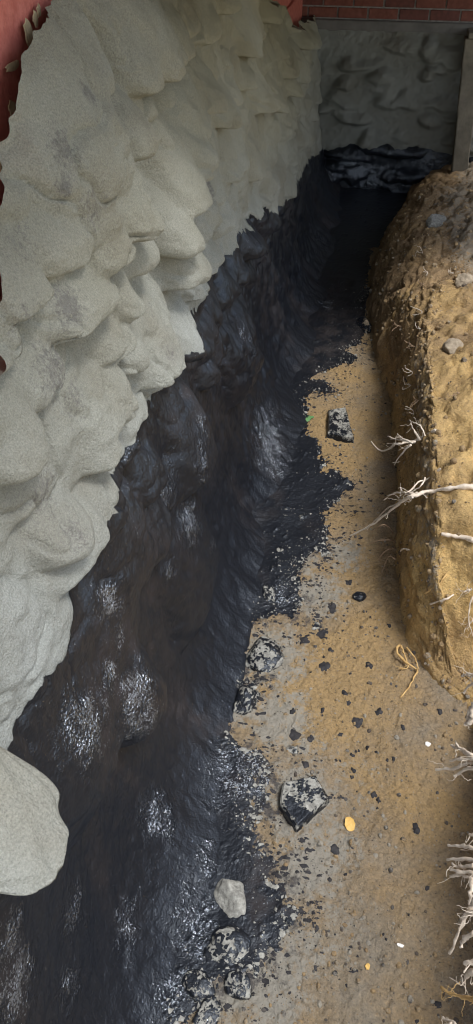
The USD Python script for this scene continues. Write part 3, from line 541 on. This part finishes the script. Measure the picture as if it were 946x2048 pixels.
for k, (px, py, r) in enumerate(DROPS):
    c = hit_ground(px, py); e = onz(px + r, py) - onz(px, py); R = np.linalg.norm(e)
    n = 26; th = np.linspace(0, 2 * np.pi, n, endpoint=False); r_ = np.random.default_rng(100 + k); seedv = r_.uniform(0, 50)
    rr = R * .82 * (.25 + 1.25 * fbm(P3(np.cos(th) * 1.4 + seedv, np.sin(th) * 1.4, 0), 2) + .10 * (r_.random(n) - .5))
    ring = lambda q: np.c_[np.cos(th) * rr * q, np.sin(th) * rr * q * 1.25]
    xy_ = np.vstack([ring(1.), ring(.75), ring(.35), [[0, 0]]]); pz = floor_at(xy_ + c[:2]); 
    zz = pz + np.r_[np.full(n, -.001), np.full(n, .002), np.full(n, .003), .0035] * min(1., R / .008) - c[2]
    f = []
    for a in range(2):
        for j in range(n): b_ = (j + 1) % n; f += [(a * n + j, a * n + b_, (a + 1) * n + b_), (a * n + j, (a + 1) * n + b_, (a + 1) * n + j)]
    f += [(2 * n + j, 2 * n + (j + 1) % n, 3 * n) for j in range(n)]
    v = np.c_[xy_, zz]; f = np.array(f)
    t = obj('tar_drop', v, f, 'tar_splash', None, normals(v, f))
    UsdGeom.Xformable(t).AddTranslateOp().Set(Gf.Vec3d(*map(float, c)))
    big = {(739, 1332): 'round tar drop beside the looping yellow roots', (651, 1333): 'dark tar blot on orange clay right of the flat swirled stone', (716, 1446): 'ragged tar blot on the clay above the loose cluster of tiny drops', (664, 1217): 'tar blot between the tar edge and the lone tar-covered stone',
           (832, 1655): 'star-shaped dark tar blot far right of the round yellow leaf', (668, 1700): 'smeared tar blot just below the grey slab', (590, 1470): 'large tar blot on pale residue above the grey slab', (645, 1268): 'tar blot at the tip of the black tongue above the flat swirled stone',
           (607, 1280): 'tar blot on pale residue beside the flat swirled stone', (690, 1390): 'tar drop midway between the oval stone and the yellow roots', (697, 1166): 'tar drop just above the lone tar-covered stone', (878, 1424): 'tar drop nearest the thick white root end', (804, 1458): 'lone small tar drop below the yellow roots toward the root fan',
           (777, 1254): 'small tar drop at the foot of the bank corner', (610, 1530): 'tar drop touching the upper edge of the grey slab', (620, 1480): 'tar drop between the small buff stone and the loose cluster of drops', (585, 1425): 'tar drop on residue right of the oval stone', (757, 1425): 'oblong tar drop directly below the looping yellow roots'}
    near = 660 < px < 800 and 1485 < py < 1620
    lab = big.get((px, py)) or ('tiny round black drop in the loose cluster right of the grey slab' if near else 'tiny scattered black drop of tar on open clay away from the cluster')
    tag(t, lab, 'tar drop', 'tiny tar drops clustered right of the slab' if near and (px, py) not in big else 'tar drops splashed on the open clay')
def leaf(px, py, r, look, label, cat, seed, asp=1., name='leaf'):
    c = hit_ground(px, py); R = np.linalg.norm(onz(px + r, py) - onz(px, py)); n = 16; th = np.linspace(0, 2 * np.pi, n, endpoint=False)
    q = np.c_[np.cos(th), np.sin(th) * 1.3 * asp] * R * (.55 + .9 * fbm(P3(np.cos(th) * 1.6 + seed, np.sin(th) * 1.6, 0), 3))[:, None]
    xy_ = np.vstack([q, q * .5, [[0, 0]]]); z = np.r_[.004 + .18 * R * np.cos(th * 2), np.full(n, .004), .003]
    v = np.c_[xy_, z]; lo = v.copy(); lo[:, 2] -= .002
    f = [(j, (j + 1) % n, n + (j + 1) % n) for j in range(n)] + [(j, n + (j + 1) % n, n + j) for j in range(n)] + [(n + j, n + (j + 1) % n, 2 * n) for j in range(n)]
    f = np.array(f); g = f[:, ::-1] + len(v); side = np.array([(j, len(v) + j, len(v) + (j + 1) % n) for j in range(n)] + [(j, len(v) + (j + 1) % n, (j + 1) % n) for j in range(n)])
    v = np.vstack([v, lo]); f = np.vstack([f, g, side])
    t = obj(name, v, f, look, None, normals(v, f)); UsdGeom.Xformable(t).AddTranslateOp().Set(Gf.Vec3d(*map(float, c))); tag(t, label, cat)
leaf(699, 1650, 12, 'leaf_yellow', 'round bright yellow leaf lying on the clay right of the slab', 'leaf', 3)
leaf(616, 838, 11, 'leaf_green', 'small green leaf at the tar edge beside the angular slab', 'leaf', 5, .8)
leaf(734, 1936, 5, 'leaf_yellow', 'tiny ochre leaf scrap near the bottom of the clay floor', 'leaf', 7)
leaf(800, 1893, 6, 'white_chip', 'white paint flake lying on the clay near the bottom', 'flake', 9, .5, 'white_flake')
leaf(855, 1490, 5, 'white_chip', 'tiny white flake on the clay beside the pale root fans', 'flake', 19, .8, 'white_flake')

# ------------------------------------------------------------------ clods and grit
def lumps(n, place, size, seed):
    r = np.random.default_rng(seed); ico = trimesh.creation.icosphere(subdivisions=1); iv, if_ = np.array(ico.vertices), np.array(ico.faces)
    vs = np.empty((n, len(iv), 3)); p = place(r, n); sz = size(r, n)
    jit = 1 + .35 * (r.random((n, len(iv))) - .5)
    vs = iv[None] * jit[..., None] * (sz[:, None] * r.uniform(.6, 1.2, (n, 3)))[:, None] + p[:, None]
    return vs.reshape(-1, 3), (if_[None] + (np.arange(n) * len(iv))[:, None, None]).reshape(-1, 3)
def pf(r, n):
    y = .35 + r.random(n) ** 1.7 * 5.5; x = r.uniform(-.15, .45, n); q = np.c_[x, y]; ok = poly_dist(q, tp) < r.normal(-.01, .02, n); q = q[ok]
    k = r.integers(0, len(q), n); q = q[k] + r.normal(0, .02, (n, 2)); return np.c_[q, floor_at(q)]
sz = lambda r, n: .0014 + .0062 * r.random(n) ** 9
v, f = lumps(9000, pf, sz, 1); t = obj('clay_grit', v, f, 'clod', None, normals(v, f), {'cement': np.repeat(np.random.default_rng(8).choice([.1, .35, .6], len(v) // 42), 42), 'ochre': np.full(len(v), -.06), 'dark': np.repeat(np.random.default_rng(3).choice([.1, .2, .55], len(v) // 42), 42)}); tag(t, 'loose crumbs of clay and grit over the trench floor', 'clay crumbs', None, 'stuff')
bpick = np.where((T.ravel() > .05) & (BV[:, 1] > 1.3) & (BV[:, 1] < 5.6) & (U0.ravel() < .8))[0]
def pb(r, n):
    return BV[r.choice(bpick, n)] + r.normal(0, .004, (n, 3))
v, f = lumps(5200, pb, lambda r, n: .002 + .011 * r.random(n) ** 7, 2); t = obj('bank_crumbs', v, f, 'clod', None, normals(v, f), {'cement': np.repeat(np.random.default_rng(4).choice([.05, .1, .35], len(v) // 42), 42), 'dark': np.repeat(np.random.default_rng(3).choice([.1, .2, .4], len(v) // 42), 42)}); tag(t, 'loose crumbs and clods on the clay bank', 'clay crumbs', None, 'stuff')
for k, (px, py, r, lab) in enumerate([(905, 690, 24, 'large grey clod on the crest of the bank, nearest of the three'), (872, 440, 22, 'pale grey clod on the far rounded end of the bank'), (925, 560, 22, 'grey clod at the right edge of the bank above the largest clod')]):
    c = hit_ground(px, py); R = np.linalg.norm(c - CAM) * r / FPX; v, f, d = blob(60 + k, (R, R * 1.2, R * .8), .3); t = obj('clay_clod', v, f, 'stone_grey' if k == 1 else 'stone_brown', None, normals(v, f))
    UsdGeom.Xformable(t).AddTranslateOp().Set(Gf.Vec3d(*map(float, c))); tag(t, lab, 'clod')

# ------------------------------------------------------------------ roots out of the bank
def P(px, py, lift=.0, z=None):
    return hit_ground(px, py, lift) if z is None else onz(px, py, z)
def root_cluster(label, base, strands, look='root_pale', group=None, hair=0, name='root_cluster', seed=0):
    """strands: lists of (px, py, z or None, thickness start, thickness end)"""
    org = strands[0][0][0]
    t = thing(name, label, 'roots', org, group); r = np.random.default_rng(seed + 200)
    for path, a, b in strands:
        v, f = tube(path, a * 1.35, b * 1.5, 6, .0012, r.integers(1e6)); obj('root', v, f, look, t, normals(v, f), org=org)
    if hair:
        parts = []
        for _ in range(hair):
            path, a, b = strands[r.integers(len(strands))]; k = r.random(); i = min(int(k * (len(path) - 1)), len(path) - 2); u_ = k * (len(path) - 1) - i
            p0 = path[i] * (1 - u_) + path[i + 1] * u_; d = r.normal(0, 1, 3) * [1, 1, .6] + [-.5, -.3, -.2]; d /= np.linalg.norm(d); L = r.uniform(.012, .04)
            parts.append(tube([p0, p0 + d * L * .5 + r.normal(0, .006, 3), p0 + d * L + r.normal(0, .012, 3)], .0009, .0003, 4, .001, r.integers(1e6)))
        v, f = join(parts); tag(obj('fine_rootlets', v, f, look, t, org=org), None, None, None, 'stuff')
    return t
def strand(pts, a, b): return ([P(p[0], p[1], p[2] if len(p) > 2 and p[2] < 1 else .0, None) if not (len(p) > 3) else P(p[0], p[1], 0, p[3]) for p in pts], a, b)
g = lambda *pts: [P(*p) for p in pts]
Zl = lambda px, py, z: onz(px, py, z)
root_cluster('pale forked roots sticking out over the floor halfway along the bank', None, [
    (g((862, 862, .01), (825, 885, .03)) + [Zl(795, 888, .36), Zl(768, 902, .27), Zl(742, 883, .20)], .0045, .0014),
    ([Zl(830, 884, .42), Zl(800, 880, .38), Zl(775, 873, .33)], .004, .0015), ([Zl(826, 886, .42), Zl(803, 876, .40), Zl(795, 868, .36)], .003, .0012),
    ([Zl(822, 890, .42), Zl(805, 905, .37), Zl(788, 930, .28)], .003, .001), ([Zl(840, 880, .42), Zl(826, 858, .45), Zl(820, 840, .42)], .003, .001), ([Zl(850, 872, .45), Zl(838, 850, .47), Zl(822, 845, .45)], .0025, .001)], hair=16, seed=1)
root_cluster('long pale roots fanning from the bank face down to the floor', None, [
    (g((946, 974, .012), (900, 976, .012), (860, 982, .012)) + [Zl(825, 992, .42), Zl(790, 1014, .30), Zl(750, 1045, .15), Zl(700, 1072, .04)], .006, .002),
    ([Zl(830, 990, .42), Zl(800, 985, .38), Zl(775, 992, .30)], .0035, .001), ([Zl(825, 995, .42), Zl(795, 1008, .32), Zl(762, 1038, .16)], .0035, .001), ([Zl(835, 985, .42), Zl(812, 1000, .38), Zl(770, 1020, .22), Zl(735, 1060, .07)], .003, .001),
    (g((870, 940, .01), (845, 965, .02)) + [Zl(815, 985, .42), Zl(800, 975, .38)], .003, .001), ([Zl(850, 955, .46), Zl(838, 975, .44), Zl(810, 990, .40)], .002, .001)], hair=16, seed=2)
root_cluster('thin tan rootlets below the long fanning roots at the bank foot', None, [([P(792, 1080, .02), Zl(770, 1080, .10), Zl(738, 1088, .03)], .0022, .0008), ([P(794, 1095, .02), Zl(775, 1100, .1), Zl(757, 1120, .03)], .002, .0008), ([P(790, 1065, .02), Zl(768, 1050, .14), Zl(745, 1062, .08)], .002, .0008), ([P(796, 1120, .02), Zl(780, 1112, .1), Zl(764, 1145, .02)], .0018, .0007)], 'root_brown', hair=10, seed=3)
root_cluster('single stout pale root lying across the ochre face of the bank', None, [(g((946, 1082, .008), (915, 1075, .008), (885, 1066, .008)), .006, .0035)], seed=4, name='stout_root')
root_cluster('upper of two thin straight roots on the near end of the bank', None, [(g((845, 1186, .006), (868, 1162, .006), (889, 1142, .006)), .0022, .0018)], 'root_yellow', seed=5, name='straight_root')
root_cluster('lower of two thin straight roots on the near end of the bank', None, [(g((858, 1212, .006), (880, 1198, .006), (900, 1184, .006)), .0025, .002)], 'root_pale', seed=6, name='straight_root')
root_cluster('looping yellow roots at the near foot of the bank', None, [(g((800, 1296, .012), (792, 1312, .02), (812, 1336, .02), (834, 1345, .01), (820, 1375, .012), (800, 1400, .006)), .0035, .0015), (g((800, 1296, .012), (806, 1318, .02), (815, 1340, .016), (797, 1345, .008)), .003, .0012), (g((812, 1300, .012), (830, 1330, .02), (835, 1350, .01)), .0025, .001)], 'root_yellow', hair=14, seed=7)
root_cluster('short pale root stub crossing the grey lip of the bank', None, [(g((798, 1103, .012), (808, 1100, .02), (818, 1098, .012)), .002, .0018)], seed=8, name='root_stub')
root_cluster('dark-tipped rootlets at the right edge of the bank end', None, [(g((946, 1186, .01), (932, 1186, .012), (926, 1186, .012)), .003, .002), (g((942, 1190, .01), (936, 1225, .012), (940, 1275, .01)), .0022, .001), (g((940, 1235, .01), (930, 1262, .01)), .0018, .001)], hair=12, seed=9)
ZZ = [('upper pale root fan at the right edge below the bank end', [[(960, 1350, .42), (936, 1348, .40), (925, 1352, .38)], [(955, 1365, .42), (938, 1372, .38), (928, 1386, .34)], [(960, 1340, .42), (946, 1352, .40), (933, 1346, .38)]], .004),
      ('thick white broken root end at the right edge', [[(965, 1402, .45), (946, 1420, .42), (931, 1452, .38)], [(950, 1412, .43), (942, 1436, .41), (938, 1448, .39)]], .009),
      ('wide white root fan reaching left over the clay at the right edge', [[(965, 1515, .42), (940, 1508, .40), (915, 1496, .36), (900, 1490, .34)], [(965, 1530, .42), (935, 1526, .38), (905, 1537, .33), (872, 1538, .30)], [(960, 1520, .42), (930, 1518, .39), (902, 1522, .34)], [(955, 1535, .42), (930, 1540, .37), (908, 1552, .33)], [(945, 1510, .41), (925, 1500, .38), (912, 1487, .36)]], .0045),
      ('bristly white root tuft at the lower right edge', [[(965, 1672, .42), (940, 1668, .40)], [(960, 1700, .42), (925, 1692, .38), (898, 1690, .34)], [(960, 1722, .42), (925, 1718, .38), (894, 1720, .34)], [(960, 1750, .42), (930, 1750, .38), (900, 1752, .34)], [(950, 1730, .41), (926, 1735, .38), (905, 1730, .35)], [(950, 1745, .41), (922, 1744, .38), (898, 1738, .35)], [(945, 1755, .41), (940, 1790, .38), (942, 1820, .36)]], .0045),
      ('long bare white root slanting down to the clay at the lower right', [[(965, 1790, .42), (942, 1812, .38), (925, 1848, .34), (900, 1907, .26)], [(955, 1830, .40), (930, 1832, .36), (918, 1850, .33)], [(950, 1865, .38), (928, 1880, .34), (920, 1895, .32)]], .005),
      ('thick white root stub poking in at the lower right edge', [[(970, 1922, .44), (946, 1924, .42), (926, 1926, .40)], [(955, 1945, .42), (935, 1950, .38), (928, 1962, .36)]], .006),
      ('curved tan root sweeping left near the bottom right corner', [[(960, 2000, .42), (935, 1994, .38), (905, 1988, .33), (882, 1974, .30)]], .004),
      ('lowest forked white root in the bottom right corner', [[(960, 2060, .42), (930, 2060, .38), (908, 2048, .35), (884, 2036, .32)], [(905, 2048, .35), (890, 2052, .33), (880, 2060, .31)]], .004)]
for k, (lab, ss, th) in enumerate(ZZ):
    root_cluster(lab, None, [([Zl(*p) for p in st], th * (1 if i == 0 else .8), th * .4) for i, st in enumerate(ss)], 'root_yellow' if 'tan' in lab else 'root_pale', hair=(12 if 'fan' in lab or 'tuft' in lab else 8), seed=20 + k)
r = np.random.default_rng(77)
spots = [(843, 562), (838, 620), (835, 655), (823, 690), (816, 742), (815, 770), (832, 800), (820, 822), (850, 540), (795, 655), (838, 505), (905, 540), (916, 780)]
for k, (px, py) in enumerate(spots):
    p = P(px, py, .004); ss = []
    for _ in range(3):
        d = np.array([-r.uniform(.2, 1), r.normal(0, .6), r.normal(.1, .4)]); d /= np.linalg.norm(d); L = r.uniform(.015, .05)
        ss.append(([p, p + d * L * .5 + r.normal(0, .008, 3), p + d * L + r.normal(0, .012, 3)], .0012, .0006))
    root_cluster('small wisp of pale rootlets on the shaded far part of the bank face', None, ss, 'root_pale' if k % 3 else 'root_brown', 'wisps of rootlets on the far bank', seed=50 + k, name='rootlet_wisp')
# peeling flakes along the siding's edge
for k, (px, py, w, h) in enumerate([(55, 62, 10, 22), (24, 132, 18, 8), (70, 40, 6, 14), (48, 125, 6, 8), (22, 215, 8, 12), (4, 335, 6, 20), (76, 22, 5, 10)]):
    c = onx(px, py, -.646); R = np.linalg.norm(c - CAM) / FPX; n = 14; th = np.linspace(0, 2 * np.pi, n, endpoint=False); q = .75 + .45 * r.random(n)
    v = np.vstack([np.c_[np.full(n, .001 + dx), np.cos(th) * w * 1.8 * R * q * s_, np.sin(th) * h * R * q * s_] for dx, s_ in ((0, 1.), (.0015, .9))]); v = np.vstack([v, [[.003, 0, 0]]])
    f = np.array([(j, (j + 1) % n, n + (j + 1) % n) for j in range(n)] + [(j, n + (j + 1) % n, n + j) for j in range(n)] + [(n + j, n + (j + 1) % n, 2 * n) for j in range(n)])
    obj('peeling_patch', v + c, f, 'bare_wood', siding, org=so)

# ------------------------------------------------------------------ tar specks round the spill, pale residue specks on it
def flecks(n, pick, size, seed, lift):
    r_ = np.random.default_rng(seed); q = pick(r_, n); k = 7; th = np.linspace(0, 2 * np.pi, k, endpoint=False)
    R = size(r_, len(q))[:, None] * r_.uniform(.5, 1.35, (len(q), k)); st = r_.uniform(.7, 1.8, (len(q), 1))
    px_ = q[:, :1] + np.cos(th) * R * st; py_ = q[:, 1:] + np.sin(th) * R
    ring = np.stack([px_, py_, floor_at(np.stack([px_, py_], -1)) + lift * .2], -1); mid = np.c_[q, floor_at(q) + lift + .0012][:, None]
    v = np.concatenate([ring, mid], 1).reshape(-1, 3); f = np.array([(j, (j + 1) % k, k) for j in range(k)])
    f = (f[None] + (np.arange(len(q)) * (k + 1))[:, None, None]).reshape(-1, 3)
    return v, f
okx = (xy[:, 0] > -.35) & (xy[:, 0] < .5) & (xy[:, 1] > .3) & (xy[:, 1] < 4.5)
def pick_out(r_, n):
    w = np.where(okx & (s_f2 < 0), np.exp(s_f / .04) + .004, 0) * np.where(xy[:, 1] < 1.5, 1, np.clip(xy[:, 1] / 1.5, .1, 9) ** 1.2) * (.15 + 1.6 * np.clip(fn1 - .42, 0, 1) * 3); i = r_.choice(len(xy), n, p=w / w.sum()); return xy[i] + r_.normal(0, .002, (n, 2))
v, f = flecks(3400, pick_out, lambda r_, n: .0011 + .0065 * r_.random(n) ** 4.5, 5, .001)
tag(obj('tar_specks', v, f, 'tar_splash', None, normals(v, f)), 'fine black specks of tar spattered round the edge of the spill', 'tar specks', None, 'stuff')
def pick_in(r_, n):
    w = np.where(okx & (s_f2 > .004), np.exp(-s_f / .05) + .006, 0) * (.08 + cement) * np.where(xy[:, 1] < 1.5, 1, np.clip(xy[:, 1] / 1.5, .1, 9) ** 1.2); i = r_.choice(len(xy), n, p=w / w.sum()); return xy[i] + r_.normal(0, .002, (n, 2))
v, f = flecks(2600, pick_in, lambda r_, n: .0011 + .0075 * r_.random(n) ** 4, 6, .0085)
tag(obj('residue_specks', v, f, 'stone_grey', None, normals(v, f)), 'pale cement crumbs stuck on the edge of the tar', 'cement crumbs', None, 'stuff')
